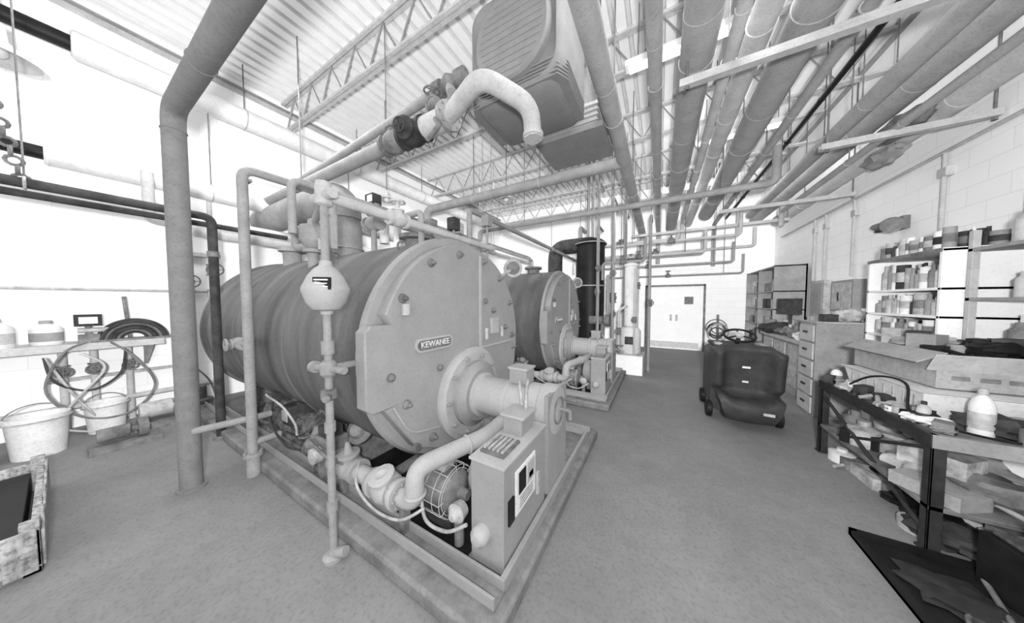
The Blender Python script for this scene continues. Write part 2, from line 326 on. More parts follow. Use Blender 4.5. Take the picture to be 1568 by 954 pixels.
boiler2=copy(boiler,'steam_boiler.001',DY); copy(burner,'gas_burner.001',DY); copy(cab,'control_cabinet.001',DY); copy(blower,'blower_motor.001',DY); copy(train,'gas_valve_train.001',DY); copy(PD,'boiler_pad.001',DY)
K=M('water_feeder_column'); x,y=-1.74,.80
K.tube([(x,y,0),(x,y,2.27),(x,y+.02,2.27)],.022,PG,0); K.lathe((x,y,0),(0,0,1),[(0,.06),(.02,.06),(.03,.03),(.04,.03)],PG,14)
K.tube([(x,y,.03),(x+.08,y+.03,.05)],.03,PG)
K.lathe((x,y,1.52),(0,0,1),[(0,.03),(.02,.035),(.03,.07),(.07,.1),(.12,.116),(.14,.122),(.155,.122),(.17,.116),(.23,.09),(.27,.06),(.29,.035),(.32,.03)],PLATE2,28)
K.obox((x+.085,y-.06,1.7),(.09,.012,.07),BLK,rz=math.radians(40)).obox((x+.09,y-.068,1.72),(.07,.006,.008),PLAS,rz=math.radians(40)).obox((x+.09,y-.068,1.70),(.06,.006,.006),PLAS,rz=math.radians(40)).obox((x+.09,y-.068,1.682),(.07,.006,.006),PLAS,rz=math.radians(40))
K.lathe((x,y,1.14),(0,0,1),[(0,.03),(.02,.045),(.08,.045),(.1,.03)],PG,14)
K.cyl((x-.12,y-.02,1.19),(x+.14,y+.02,1.19),.022,PG,12).cyl((x-.14,y-.02,1.19),(x-.1,y-.02,1.19),.036,PG,12).cyl((x,y,1.19),(x,y+.22,1.19),.022,PG,12)
K.lathe((x,y,1.0),(0,0,1),[(0,.03),(.01,.045),(.06,.045),(.07,.03)],MID,14); K.cyl((x,y,1.03),(x+.07,y-.05,1.03),.022,MID,10); K.cyl((x,y,.8),(x,y,.86),.03,PG,10); K.cyl((x,y,.3),(x,y,.36),.03,PG,10)
K.cyl((x,y,1.28),(x,y,1.36),.035,PG,12)
K.lathe((x,y,2.16),(0,0,1),[(0,.03),(.01,.045),(.1,.045),(.14,.04),(.15,.0)],PL,14); K.cyl((x-.1,y,2.22),(x+.1,y,2.22),.03,PL,12)
K.tube([(x,y,2.22),(x,2.6,2.22)],.03,PL); K.valve((x,1.3,2.22),(0,1,0),.035,PL,(0,0,1),.13,.05)
K.tube([(x-.0,y,2.2),(x-.35,y+.1,2.15),(x-.5,y+.3,1.9)],.022,PG,.05)
K.done()
# ------------------------------------------------------------ pipes left/center
c=M('vent_riser_pipe'); c.tube([(-3.455,.513,0),(-3.455,.513,3.14),(.6,.513,3.14),(.6,.513,ZC)],.068,COL,.14,24)
c.torus((-3.455,.513,2.98),(0,0,1),.068,.006,COL); c.torus((-2.6,.513,3.14),(1,0,0),.068,.006,COL); c.lathe((-3.455,.513,0),(0,0,1),[(0,.09),(.015,.09),(.02,.07)],COL,20)
c.tube([(-3.4,.52,.5),(-3.3,.9,.5),(-3.3,1.0,.5)],.03,PG,.05); c.done()
p=M('condensate_pipe_loop'); p.tube([(-3.22,.84,.16),(-3.22,.84,2.77),(-3.22,3.6,2.77),(-3.22,3.6,2.5),(-3.22,3.9,2.2)],.038,PG,.1,16)
p.flange((-3.22,.84,.2),(0,0,1),.07,PG,.03); p.cyl((-3.22,.84,0),(-3.22,.84,.2),.05,PG); p.tube([(-3.22,.84,.3),(-3.22,1.1,.3)],.03,PG); p.valve((-3.42,.84,1.2),(1,0,0),.035,PG,(0,-1,0),.1,.05); p.tube([(-3.22,.84,1.2),(-3.6,.84,1.2),(-3.6,1.0,1.2)],.025,PG,.04)
p.done()
p=M('cold_water_pipe'); 
p.tube([(-4.41,-3,2.54),(-4.41,.89,2.54),(-4.41,.89,0)],.04,DK,.08); p.tube([(-4.5,-3,2.47),(-4.5,.95,2.47),(-4.5,1.6,2.47)],.03,DK,.08)
p.cyl((-4.41,-.1,2.6),(-4.41,-.1,ZC),.006,MID,6); p.torus((-4.41,-.1,2.54),(0,1,0),.046,.008,LT)
p.cyl((-4.41,.89,2.1),(-4.41,.89,2.16),.05,MID); p.cyl((-4.41,.89,0),(-4.41,.89,.04),.07,MID); p.done()
p=M('insulated_steam_main')
p.tube([(-5.9,-3,4.54),(-5.9,.22,4.54)],.085,BLK); p.tube([(-5.9,.2,4.54),(-5.9,8.6,4.54)],.15,PW,seg=28); p.torus((-5.9,.2,4.54),(0,1,0),.12,.03,PW)
for y in(-1.2,1.6,3.4,5.2,7): p.cyl((-5.9,y,4.6),(-5.9,y,ZC),.008,MID,6); p.torus((-5.9,y,4.54),(0,1,0),.152,.008,LT)
p.done()
p=M('insulated_return_main')
p.tube([(-5.9,-3,3.22),(-5.9,.0,3.22)],.07,BLK); p.tube([(-5.9,-.02,3.22),(-5.9,4.6,3.22),(-5.9,4.6,2.2)],.12,PW,.2,seg=26); p.torus((-5.9,0,3.22),(0,1,0),.1,.025,PW)
for y in(-1,1.2,3.2): p.cyl((-5.9,y,3.3),(-5.9,y,4.4),.008,MID,6); p.torus((-5.9,y,3.22),(0,1,0),.123,.008,LT)
p.done()
p=M('insulated_header'); p.tube([(-5.55,.95,2.62),(-5.55,3.4,2.62)],.14,PW,seg=26); p.torus((-5.55,.95,2.62),(0,1,0),.11,.03,PW); p.tube([(-5.55,.95,2.62),(-5.55,.6,2.62),(-5.55,.6,2.9),(-5.55,.6,3.2)],.05,PL,.06)
for y in(1.5,2.8): p.cyl((-5.55,y,2.7),(-5.55,y,3.4),.008,MID,6); p.box(-5.9,-5.4,y-.02,y+.02,3.4,3.44,MID)
p.done()
s=M('flue_breeching'); s.tube([(-3.72,YC,2.1),(-3.72,YC,3.0),(-4.9,YC,3.05),(-6.38,YC,3.05)],.21,PG,.3,28)
s.torus((-3.72,YC,2.3),(0,0,1),.215,.012,PG); s.torus((-3.72,YC,2.7),(0,0,1),.215,.008,PG); s.done()
s=M('flue_breeching.001'); s.tube([(-4.8,2.6,2.0),(-4.8,2.6,2.85),(-5.4,2.6,2.95),(-6.38,2.6,2.95)],.2,PW,.3,28); s.done()
s=M('safety_relief_valve'); s.lathe((-3.25,1.38,1.95),(0,0,1),[(0,.05),(.16,.05),(.17,.09),(.2,.09),(.22,.06),(.28,.11),(.3,.12),(.42,.12),(.45,.11),(.46,.05),(.52,.04),(.54,0)],PG,22)
s.tube([(-3.25,1.38,2.18),(-3.45,1.3,2.18),(-3.45,1.3,2.4)],.04,PG,.05); s.obox((-3.05,1.4,2.2),(.15,.06,.12),PL); s.done()
s=M('motorised_valve'); s.valve((-2.75,1.75,2.45),(1,0,0),.05,PG,(0,0,1),.2,.07); s.cyl((-2.75,1.75,2.1),(-2.75,1.75,2.4),.03,PG); s.obox((-2.75,1.75,2.7),(.14,.1,.12),DK); s.obox((-2.72,1.69,2.7),(.08,.01,.07),PLAS); s.tube([(-2.55,1.75,2.45),(-2.0,1.75,2.45),(-2.0,1.75,2.12)],.03,PG,.05); s.done()
s=M('pressure_controls')
for k,(x,y) in enumerate(((-2.0,2.2),(-2.2,2.5),(-2.5,2.35),(-1.9,2.7))):
    s.cyl((x,y,2.05),(x,y,2.4+.05*k),.015,PG,8); s.obox((x,y,2.45+.05*k),(.1,.1,.13),(DK,LT,MID,PG)[k]); s.lathe((x+.0,y-.05,2.3),(0,-1,0),[(0,.05),(.03,.05),(.03,0)],LT,16)
s.done()
zs=3.3
p=M('steam_supply_pipe'); p.tube([(-6.35,1.85,zs),(-2.35,1.85,zs)],.075,PG,seg=20); p.valve((-2.2,1.85,zs),(1,0,0),.075,DK,(.2,-1,-.2),.22,.06)
p.valve((-2.5,1.85,zs),(1,0,0),.07,MID,(0,0,1),.2,.1,False)
p.tube([(-2.05,1.85,zs),(-1.72,1.85,zs)],.1,PL,0,22); p.tube([(-1.75,1.85,zs),(-1.22,1.66,zs+.02),(-.96,2.0,zs-.08),(-.94,2.0,zs-.36)],.072,PL,.13,22)
p.flange((-1.72,1.84,zs),(1,-.25,0),.13,PG,.04); p.flange((-.94,2.0,zs-.33),(0,0,1),.085,PL,.03)
p.valve((-1.9,1.83,zs+.16),(1,-.2,0),.03,MID,(0,-.2,1),.12,.07); p.tube([(-1.8,1.75,zs-.05),(-1.7,1.7,zs-.16),(-1.85,1.7,zs-.25)],.02,MID,.04)
p.cyl((-4.6,1.83,zs),(-4.6,1.83,ZC),.008,MID,6)
p.done()
p=M('steam_branch_pipe'); p.tube([(-5.4,2.1,3.62),(-1.85,2.0,3.75),(-1.78,1.95,3.6)],.05,PG,.05); p.lathe((-1.85,2.0,3.75),(1,0,0),[(-.2,.08),(-.1,.08),(-.1,.05),(0,.09),(.1,.05),(.1,.08),(.2,.08)],MID,16)
p.cyl((-2.9,2.03,3.7),(-2.9,2.03,4.9),.006,MID,6)
p.done()
for (x0,x1,y0,y1,z,r,m) in((-2.7,-2.7,1.0,5.6,2.62,.03,PG),(-2.45,-2.45,1.2,5.2,2.5,.025,PL),(-3.9,-3.9,2.9,8,2.9,.06,PW),(-4.4,-4.4,3.0,8,3.1,.08,PW),(-2.1,-2.1,2.6,7.5,2.75,.035,PG)):
    p=M('overhead_branch_pipe'); p.tube([(x0,y0,z-.45),(x0,y0,z),(x1,y1,z),(x1,y1,z-.5)],r,m,.08)
    for y in((y0+y1)/2+.4,): p.cyl((x0,y,z),(x0,y,ZC),.005,PG,6); p.torus((x0,y,z),(0,1,0),r+.006,.006,LT,16,6)
    p.done()
# ------------------------------------------------------------ overhead pipes along Y
def run(name,x,z,r,m,y0=-2.5,y1=9.3,hang=(3.1,5.3,7.6),down=0):
    p=M(name); pts=[(x,y0,z),(x,y1,z)]
    if down: pts.append((x,y1,z-down))
    p.tube(pts,r,m,r*2.2,24)
    for y in hang:
        p.cyl((x,y,z+r),(x,y,ZC),.007,MID,6); p.torus((x,y,z),(0,1,0),r+.004,.006,m,24,6)
    for y in(1.2,2.6,4.4,6.4): p.torus((x,y,z),(0,1,0),r-.002,.006,m,24,6)
    p.done()
run('overhead_steam_pipe',-.48,3.6,.09,PO,y1=9,down=.6)
run('overhead_condensate_pipe',-.08,3.8,.06,PO,y1=9.6,down=1)
run('overhead_steam_pipe',.26,3.92,.14,PO,y1=9.7)
run('overhead_condensate_pipe',.5,3.78,.05,PO2,y1=8.7,down=.5)
run('overhead_heating_pipe',.72,4.0,.10,PO2,y1=9.8)
run('overhead_heating_pipe',1.06,4.0,.16,PO,y1=9.0)
run('overhead_gas_pipe',1.56,3.9,.028,BLK,y1=9.3)
run('overhead_condensate_pipe',1.33,3.82,.05,PO,y1=9.5,down=1.2)
run('overhead_heating_pipe',1.92,3.74,.085,PO,y1=8.6)
run('overhead_heating_pipe',2.25,3.85,.13,PO,y1=9.6)
run('overhead_heating_pipe',2.52,3.6,.12,PO2,y1=9.0)
run('sprinkler_pipe',2.16,3.45,.04,PO,y0=2.0,y1=7.5,down=.3)
p=M('cross_steam_pipe'); p.tube([(-4.5,4.1,2.15),(-4.5,4.1,3.6),(-.48,4.1,3.6)],.085,PG,.18,20)
for x in(-3.2,-1.8): p.cyl((x,4.1,3.6),(x,4.1,4.85),.008,MID,6); p.torus((x,4.1,3.6),(1,0,0),.09,.008,LT)
p.done()
p=M('cross_condensate_pipe'); p.tube([(-3.8,5.1,2.1),(-3.8,5.1,3.28),(1.4,5.1,3.28),(1.4,5.1,3.78)],.05,PG,.1,18)
for x in(-2.6,-.8,.8): p.cyl((x,5.1,3.28),(x,5.1,ZC),.007,MID,6)
p.done()
for (x0,x1,y,z) in((.12,2.08,2.95,3.6),(1.6,2.78,4.5,3.38),(1.0,2.78,6.6,3.36),(-.7,2.4,7.9,3.36)):
    p=M('pipe_support_strut'); p.box(x0,x1,y-.035,y+.035,z-.02,z,PL).box(x0,x1,y-.035,y-.028,z,z+.045,PL).box(x0,x1,y+.028,y+.035,z,z+.045,PL)
    for x in(x0+.06,x1-.03): p.cyl((x,y,z-.05),(x,y,ZC),.01,MID,8); p.cyl((x,y,z-.05),(x,y,z-.02),.02,MID,6)
    p.done()
M('torn_pipe_insulation').sph((2.3,4.7,3.54),.22,MID,(.6,1.6,.45),.12,seed=3).sph((2.45,5.3,3.44),.22,PG,(.6,1.3,.45),.15,seed=5).done()
for k,(x0,x1,y,z,r) in enumerate(((-2.6,1.0,8.8,2.9,.035),(-2.2,1.6,8.5,2.6,.03),(-1.9,.9,7.5,2.75,.03),(-2.5,2.2,9.4,3.1,.04),(-1.5,1.9,9.0,2.35,.025),(-1.0,1.4,6.9,2.95,.03),(-2.4,.4,8.2,3.25,.05),(-1.2,-.3,6.5,2.5,.03))):
    p=M('back_cross_pipe'); p.tube([(x0,y,z-.4),(x0,y,z),(x1,y,z),(x1,y,z+.5)],r,(PL,PG,PL)[k%3],.08)
    for x in(x0+.4,x1-.4): p.cyl((x,y,z),(x,y,ZC),.006,MID,6)
    p.valve(((x0+x1)/2,y,z),(1,0,0),r*1.2,MID,(0,-.3,1),.14,.06)
    p.done()
for k,(x,y,z0,z1,r) in enumerate(((-.98,6.6,0,3.9,.03),(-.75,6.9,0,3.8,.04),(-.2,6.55,0,3.5,.03),(-1.1,7.4,0,4.2,.05),(-1.3,6.4,0,3.4,.03),(-2.2,8.2,0,3.9,.06),(-.6,8.9,0,3.6,.04),(-.92,6.15,0,3.9,.02),(-1.22,6.1,0,4.3,.025))):
    p=M('vertical_riser_pipe'); p.tube([(x,y,z0),(x,y,z1),(x,y+.6,z1)],r,(PL,PG,PG)[k%3],.08); p.valve((x,y,1.3+.13*k),(0,0,1),r*1.2,MID,(.2,-1,0),.13,.06); p.cyl((x,y,z0),(x,y,z0+.03),r*2,MID); p.cyl((x,y,z1),(x,y,ZC),.006,MID,6); p.done()
# ------------------------------------------------------------ unit heater
def rr(cx,cz,w,h,rad,y,n=8):
    o=[]
    for q,(sx,sz) in enumerate(((1,1),(-1,1),(-1,-1),(1,-1))):
        for k in range(n):
            a=math.radians(90*q+90*k/(n-1)); o.append(V((cx+sx*(w/2-rad)+rad*math.cos(a),y,cz+sz*(h/2-rad)+rad*math.sin(a))))
    return o
H=M('unit_heater'); cx,cz=-1.22,3.98; hh=1.0
H.loft([rr(cx,cz,.9,hh-.06,.12,2.85),rr(cx,cz,.98,hh,.16,2.8),rr(cx,cz,.98,hh,.16,2.24),rr(cx,cz,.95,hh-.03,.16,2.17),rr(cx,cz,.9,hh-.08,.16,2.13),rr(cx,cz,.86,hh-.12,.18,2.12),rr(cx,cz,.82,hh-.16,.22,2.15),rr(cx,cz+.02,.78,hh-.2,.37,2.16),rr(cx,cz+.02,.76,hh-.22,.36,2.1),rr(cx,cz+.02,.72,hh-.26,.35,2.08),rr(cx,cz+.02,.66,hh-.32,.33,2.09)],HEAT)
for k in range(11):
    z=cz-.29+.06*k; ww=.32*math.sqrt(max(.02,1-((z-cz-.02)/.34)**2)); H.box(cx-ww,cx+ww,2.086,2.091,z,z+.012,HEAT)
for k in range(6):
    e=.01; H.loft([[V((q.x,q.y,z)) for q in [V((cx-.49-e,2.24,0)),V((cx-.44,2.14-e,0)),V((cx+.44,2.14-e,0)),V((cx+.49+e,2.24,0)),V((cx+.49+e,2.78,0)),V((cx-.49-e,2.78,0))]] for z in (3.505+.03*k,3.515+.03*k)],HEAT)
for x in(-1.6,-.85): H.cyl((x,2.5,4.45),(x,2.5,ZC),.012,MID,8)
H.sph((-1.72,2.3,4.05),.06,MID).done(bev=.004)
H=M('heater_outlet_hood'); H.box(-1.32,-.55,2.88,3.55,3.44,3.5,HEAT).box(-1.25,-.62,2.92,3.5,3.5,3.75,PL)
for k in range(4): H.box(-1.27,-.6,2.9,3.52,3.53+.055*k,3.545+.055*k,PG)
H.box(-1.1,-.75,3.0,3.4,3.75,4.2,PG)
for x in(-1.2,-.66): H.cyl((x,3.2,3.7),(x,3.2,ZC),.01,MID,8)
H.done(bev=.004)
# ------------------------------------------------------------ middle/far equipment
s=M('smoke_stack'); s.lathe((-1.62,7.05,0),(0,0,1),[(0,.42),(.05,.42),(.05,.36),(3.05,.36),(3.07,.4),(3.12,.4),(3.2,.3),(3.3,0)],BLK,36); s.tube([(-1.62,7.05,3.1),(-2.6,7.05,3.1),(-2.6,7.05,2.2)],.2,DK,.3,24); s.torus((-1.62,7.05,2.0),(0,0,1),.365,.015,LT); s.torus((-1.62,7.05,3.1),(0,0,1),.4,.012,LT)
for dx in(-.06,.06): s.cyl((-1.62+dx,7.05,3.2),(-1.62+dx,7.05,ZC),.03,PG)
s.done()
s=M('water_heater'); x,y=-.56,6.3
s.box(x-.27,x+.27,y-.2,y+.2,0,.42,W).box(x-.29,x+.29,y-.22,y+.22,.42,.45,LT)
s.lathe((x,y,.45),(0,0,1),[(0,.2),(.03,.22),(.5,.22),(.56,.17),(.6,.06),(.6,.13),(1.9,.13),(1.92,.15),(1.96,.15),(2.0,.05),(2.0,0)],PW,24)
s.tube([(x-.1,y-.2,.5),(x-.2,y-.3,.6),(x-.2,y-.3,1.4),(x-.05,y-.2,1.5)],.03,PL,.06); s.valve((x-.2,y-.3,.95),(0,0,1),.035,MID,(0,-1,0),.12,.06); s.valve((x+.1,y-.22,1.2),(0,0,1),.03,MID,(0,-1,0),.12,.05); s.cyl((x+.1,y-.22,.45),(x+.1,y-.22,2.3),.022,PL,10)
s.obox((x,y-.24,.75),(.16,.06,.16),DK); s.done(bev=.004)
s=M('circulator_pump'); s.lathe((-1.15,6.3,1.15),(1,0,0),[(-.3,0),(-.3,.1),(0,.1),(.02,.04),(.06,.04),(.06,.14),(.16,.14),(.17,0)],MID,20); s.cyl((-1.15,6.3,0),(-1.15,6.3,1.1),.05,MID); s.cyl((-1.04,6.3,1.2),(-1.04,6.3,2.2),.04,PG); s.done()
s=M('hose_rack'); x,y=1.5,9.6
s.cyl((x,y,0),(x,y,1.2),.03,MID).cyl((x,y,0),(x,y,.03),.2,MID,16)
for k in range(9): s.torus((x+random.uniform(-.06,.06),y-.05-.012*k,.75+random.uniform(-.1,.1)),(.2*random.uniform(-1,1),1,.1),.16+.03*(k%4),.014,(PL,MID,DK)[k%3])
s.done()
for (x,y,z) in((-3.0,5.0,3.9),(-4.6,3.2,3.6)):
    s=M('pendant_lamp'); s.lathe((x,y,z),(0,0,-1),[(-.12,0),(-.12,.03),(-.03,.04),(0,.1),(.05,.16),(.06,.17),(.055,.155),(.0,.06)],STEEL,24); s.cyl((x,y,z+.1),(x,y,ZC),.008,MID,6); s.sph((x,y,z-.05),.05,PLAS); s.done()
s=M('pendant_lamp'); x,y,z=-5.15,-.2,3.86; s.lathe((x,y,z),(0,0,-1),[(-.2,0),(-.2,.05),(-.06,.06),(0,.12),(.08,.2),(.09,.21),(.085,.19),(.0,.08)],STEEL,24); s.cyl((x,y,z+.15),(x,y,ZC),.01,MID,6); s.sph((x,y,z-.04),.06,PLAS); s.done()
s=M('hoist_chain'); a=V((-4.5,-.28,3.6)); b_=V((-4.42,-.1,2.5)); n=16
for k in range(n):
    p0=a.lerp(b_,k/n); s.torus(p0,(1,0,0) if k%2 else (0,1,0),.035,.012,MID,10,6)
s.cyl(a,(a.x,a.y,ZC),.01,MID,6); s.done()
# ------------------------------------------------------------ left wall
s=M('wall_shelf'); s.box(XL,-5.85,-2,.7,1.02,1.1,PL)
for y in(-1.8,-.6,.6): s.loft([[V((XL,y-.02,1.02)),V((-5.9,y-.02,1.02)),V((XL,y-.02,.7))],[V((XL,y+.02,1.02)),V((-5.9,y+.02,1.02)),V((XL,y+.02,.7))]],LT)
s.done(bev=.004)
def bottle(name,x,y,z,r,h,m,cap=LT,base=None):
    s=M(name); s.lathe((x,y,z),(0,0,1),[(0,0),(0,r*.95),(.01,r),(h*.62,r),(h*.75,r*.8),(h*.85,r*.35),(h*.88,r*.35)],m,20); s.lathe((x,y,z+h*.86),(0,0,1),[(0,r*.42),(h*.13,r*.4),(h*.14,0)],cap,12)
    s.lathe((x,y,z+h*.15),(0,0,1),[(0,r*1.01),(h*.35,r*1.01)],cap,20); s.done()
bottle('chemical_jug',-5.98,-.35,1.1,.11,.32,PW,PL); bottle('chemical_jug',-6.1,-.08,1.1,.1,.28,PW,PG); bottle('chemical_jug',-5.95,-.62,1.1,.1,.26,PW,PG)
s=M('test_meter'); s.box(-6.05,-5.92,.1,.24,1.1,1.2,MID).box(-6.04,-5.93,.08,.26,1.3,1.44,BLK).box(-5.93,-5.925,.11,.23,1.33,1.41,PLAS).cyl((-5.98,.17,1.2),(-5.98,.17,1.3),.025,MID); s.cyl((-5.98,.1,1.25),(-5.98,.3,1.25),.03,LT); s.done()
s=M('coiled_hose')
for k in range(7): s.torus((-5.98+.03*(k%3),.48,1.1),(1,0,0),.1+.027*k,.016,(DK,MID)[k%3==1],20,8,0,180)
s.box(-6.05,-5.88,.18,.78,1.1,1.125,MID); s.cyl((-6.0,.45,1.12),(-6.0,.42,1.66),.018,MID,8); s.done()
def bucket(x,y,r,h,m=PLAS):
    s=M('plastic_bucket'); s.lathe((x,y,0),(0,0,1),[(0,0),(0,r*.85),(h*.9,r),(h*.9,r*1.05),(h,r*1.06),(h,r*.97),(h*.3,r*.85),(h*.3,0)],m,28); s.torus((x,y,h*.9),(0,0,1),r*1.08,.008,LT); s.torus((x,y,h*.85),(1,.2,.5),r*1.07,.006,MID,20,6,0,180); s.done()
bucket(-5.6,-.15,.17,.42); bucket(-5.8,-.8,.17,.45); bucket(-5.95,.25,.15,.36); bucket(-5.5,-.58,.17,.4)
s=M('wall_gas_manifold')
s.box(XL,XL+.06,-.1,.9,.6,.64,LT)
for y in(.0,.2,.45): s.cyl((-6.25,y,0),(-6.25,y,1.02),.03,PL); s.valve((-6.25,y,.75),(0,0,1),.03,MID,(1,0,0),.12,.06)
s.tube([(-6.25,-.4,.3),(-6.25,1.2,.3)],.035,PL); s.lathe((-6.1,1.0,.0),(0,0,1),[(0,.16),(.1,.16),(.12,.1),(.3,.1),(.34,.02)],MID,20); s.done()
for k,pts in enumerate((((-5.83,.15,1.12),(-5.8,.0,1.0),(-5.8,-.1,.6),(-5.8,.1,.25),(-5.8,.4,.2),(-5.8,.6,.5),(-5.82,.45,.9),(-5.83,.3,1.1)),((-5.83,-.1,.98),(-5.82,.1,.4),(-5.85,.3,.05),(-5.7,.5,.04),(-5.6,.3,.03)),((-5.83,.4,1.0),(-5.82,.35,.7),(-5.82,.15,.55),(-5.82,-.05,.7),(-5.83,-.1,.98)),((-6.3,.9,1.5),(-6.1,1.0,1.0),(-6.0,.95,.7),(-5.95,1.1,.4),(-6.1,1.2,.05)),((-5.8,.1,1.0),(-5.78,.25,.8),(-5.78,.05,.45),(-5.78,-.05,.2),(-5.8,.2,.03)))):
    M('air_hose').tube(spl(pts),.011,(MID,LT,DK,MID,PL)[k],seg=8).done()
s=M('floor_pump'); s.box(-5.75,-5.45,.4,.9,0,.08,MID); s.lathe((-5.6,.45,.22),(0,1,0),[(0,0),(0,.1),(.25,.1),(.26,.03),(.3,.03),(.3,.13),(.38,.13),(.38,0)],LT,18); s.cyl((-5.6,.79,.3),(-5.6,.79,.5),.03,LT); s.done()
s=M('floor_pump'); s.box(-5.3,-5.0,.1,.55,0,.06,MID); s.lathe((-5.15,.15,.16),(0,1,0),[(0,0),(0,.07),(.2,.07),(.21,.03),(.25,.03),(.25,.1),(.32,.1),(.32,0)],MID,18); s.done()
s=M('wall_conduit')
s.tube([(XL+.05,-3,1.75),(XL+.05,6,1.75)],.02,LT); 
for y in(1.0,1.25): s.cyl((XL+.1,y,.0),(XL+.1,y,3.2),.03,PL)
s.valve((XL+.1,1.0,1.9),(0,0,1),.04,MID,(1,0,0),.18,.09).valve((XL+.1,1.25,2.1),(0,0,1),.04,MID,(1,0,0),.18,.09).valve((XL+.1,1.25,1.7),(0,0,1),.04,PL,(1,0,0),.16,.08)
s.box(XL,XL+.12,.9,1.35,2.3,2.36,LT); s.done()
s=M('wooden_crate'); x0,x1,y0,y1=-4.5,-3.15,-.95,-.1; CR=mat('weathered_wood',.36,.5,7,.9,stretch=(3,3,1),detail=9,grit=.5)
s.box(x0,x1,y0,y1,.0,.04,MID)
s.box(x0,x1,y1-.03,y1,.04,.26,CR).box(x0,x1,y0,y0+.03,.04,.26,CR).box(x0,x0+.03,y0,y1,.04,.26,CR).box(x1-.03,x1,y0,y1,.04,.26,CR)
for k in range(11):
    h=.27+.04*math.sin(k*2.3); s.box(x0+.02+.12*k,x0+.12+.12*k,y1,y1+.012,.02,h,CR)
for k in range(7): s.box(x1,x1+.012,y0+.02+.12*k,y0+.12+.12*k,.02,.28+.03*math.sin(k*3.1),CR)
for (a,b2) in((x0,y0),(x1-.06,y0),(x0,y1-.06),(x1-.06,y1-.06)): s.box(a,a+.06,b2,b2+.06,0,.31,CR)
s.box(x0+.06,x1-.06,y0+.06,y1-.06,.05,.2,BLK).done(bev=.004)
# ------------------------------------------------------------ right side
s=M('storage_rack'); x0,x1,y0,y1,h=2.2,2.72,7.9,10.0,2.4
s.box(x0,x1,y0,y0+.04,0,h,PG).box(x0,x1,y1-.04,y1,0,h,PG).box(x0,x1,8.93,8.97,0,h,PG).box(x1-.03,x1,y0,y1,0,h,DK)
for z in(.1,.55,1.0,1.4,1.8,2.36): s.box(x0,x1,y0,y1,z,z+.03,PG)
for z in(.13,.58,1.03,1.43,1.83):
    y=y0+.1
    while y<y1-.25:
        ww=random.uniform(.1,.22); hh=random.uniform(.15,.32)
        if not 8.7<y<8.97: s.box(x0+.06,x1-.15,y,y+ww,z,z+hh,random.choice((DK,MID,LT,BLK,PG)))
        y+=ww+random.uniform(.02,.08)
s.done(bev=.003)
s=M('electrical_panel'); s.box(2.66,XR-.001,6.25,6.85,1.42,1.95,PG).box(2.65,2.66,6.29,6.81,1.46,1.91,LT).box(2.64,2.65,6.6,6.63,1.6,1.75,DK).done(bev=.003)
s=M('electrical_panel'); s.box(2.68,XR-.001,7.15,7.6,1.3,2.0,LT).box(2.67,2.68,7.2,7.55,1.35,1.95,PG).done(bev=.003)
s=M('wall_conduit'); s.tube([(2.76,-2,3.28),(2.76,9.5,3.28)],.02,PL)
for y in(5.0,6.55,7.4,7.8): s.cyl((2.76,y,2.02 if y>6 else 2.2),(2.76,y,3.28),.02,PL,10); s.box(2.74,2.8,y-.05,y+.05,3.0,3.1,PL)
s.tube([(2.76,-2,3.05),(2.76,4.2,3.05),(2.76,4.2,2.4)],.015,PL,.05)
s.done()
s=M('wall_floodlight'); s.box(2.74,XR,5.5,5.66,2.55,2.72,MID).cyl((2.76,5.58,2.63),(2.62,5.5,2.62),.03,MID); s.lathe((2.62,5.75,2.64),(-.1,-1,-.15),[(0,0),(0,.04),(.1,.05),(.3,.05),(.34,.09),(.4,.1),(.4,.08),(.36,0)],MID,18); s.obox((2.62,5.6,2.58),(.05,.2,.06),DK).done()
s=M('filing_cabinet'); s.box(1.86,2.55,5.1,5.55,0,1.3,PG).box(1.85,2.56,5.09,5.56,1.3,1.32,LT)
for k in range(5): s.box(1.84,1.86,5.13,5.52,.04+.25*k,.26+.25*k,PL); s.box(1.825,1.84,5.27,5.38,.15+.25*k,.18+.25*k,DK)
s.done(bev=.004)
s=M('work_counter'); s.box(1.95,2.75,5.7,7.7,.9,.95,PL).box(2.0,2.75,5.75,7.65,0,.9,PG)
for y in(5.85,6.5,7.1): s.box(1.985,2.0,y,y+.5,.15,.85,LT)
s.done(bev=.004)
def clutter(name,n,xr,yr,z,hm,seed,mats,k0=.06):
    rnd=random.Random(seed); s=M(name)
    for k in range(n):
        x=rnd.uniform(*xr); y=rnd.uniform(*yr); m=rnd.choice(mats); h=rnd.uniform(.3,1)*hm; r=rnd.uniform(.5,1)*k0; t=rnd.randrange(5)
        if t==0: s.lathe((x,y,z),(0,0,1),[(0,0),(0,r),(h*.7,r),(h*.82,r*.4),(h,r*.4),(h,0)],m,14)
        elif t==1: s.obox((x,y,z+h*.4),(r*2.2,r*3,h*.8),m,rz=rnd.uniform(-1,1))
        elif t==2: s.lathe((x,y,z),(0,0,1),[(0,0),(0,r),(h*.5,r),(h*.5,r*.8),(h*.45,0)],m,14)
        elif t==3: s.sph((x,y,z+h*.3),h*.5,m,(1.5,1.3,.65),.15,seed=k)
        else:
            a=rnd.uniform(0,3.1); q=V((math.cos(a),math.sin(a),0))*r*2.5; s.cyl(V((x,y,z+.02))-q,V((x,y,z+.02+h*.3))+q,.014,m,8)
    return s.done()
clutter('counter_clutter',60,(2.05,2.5),(5.85,7.5),.95,.38,3,(LT,PLAS,MID,DK,PLAS,CARD))
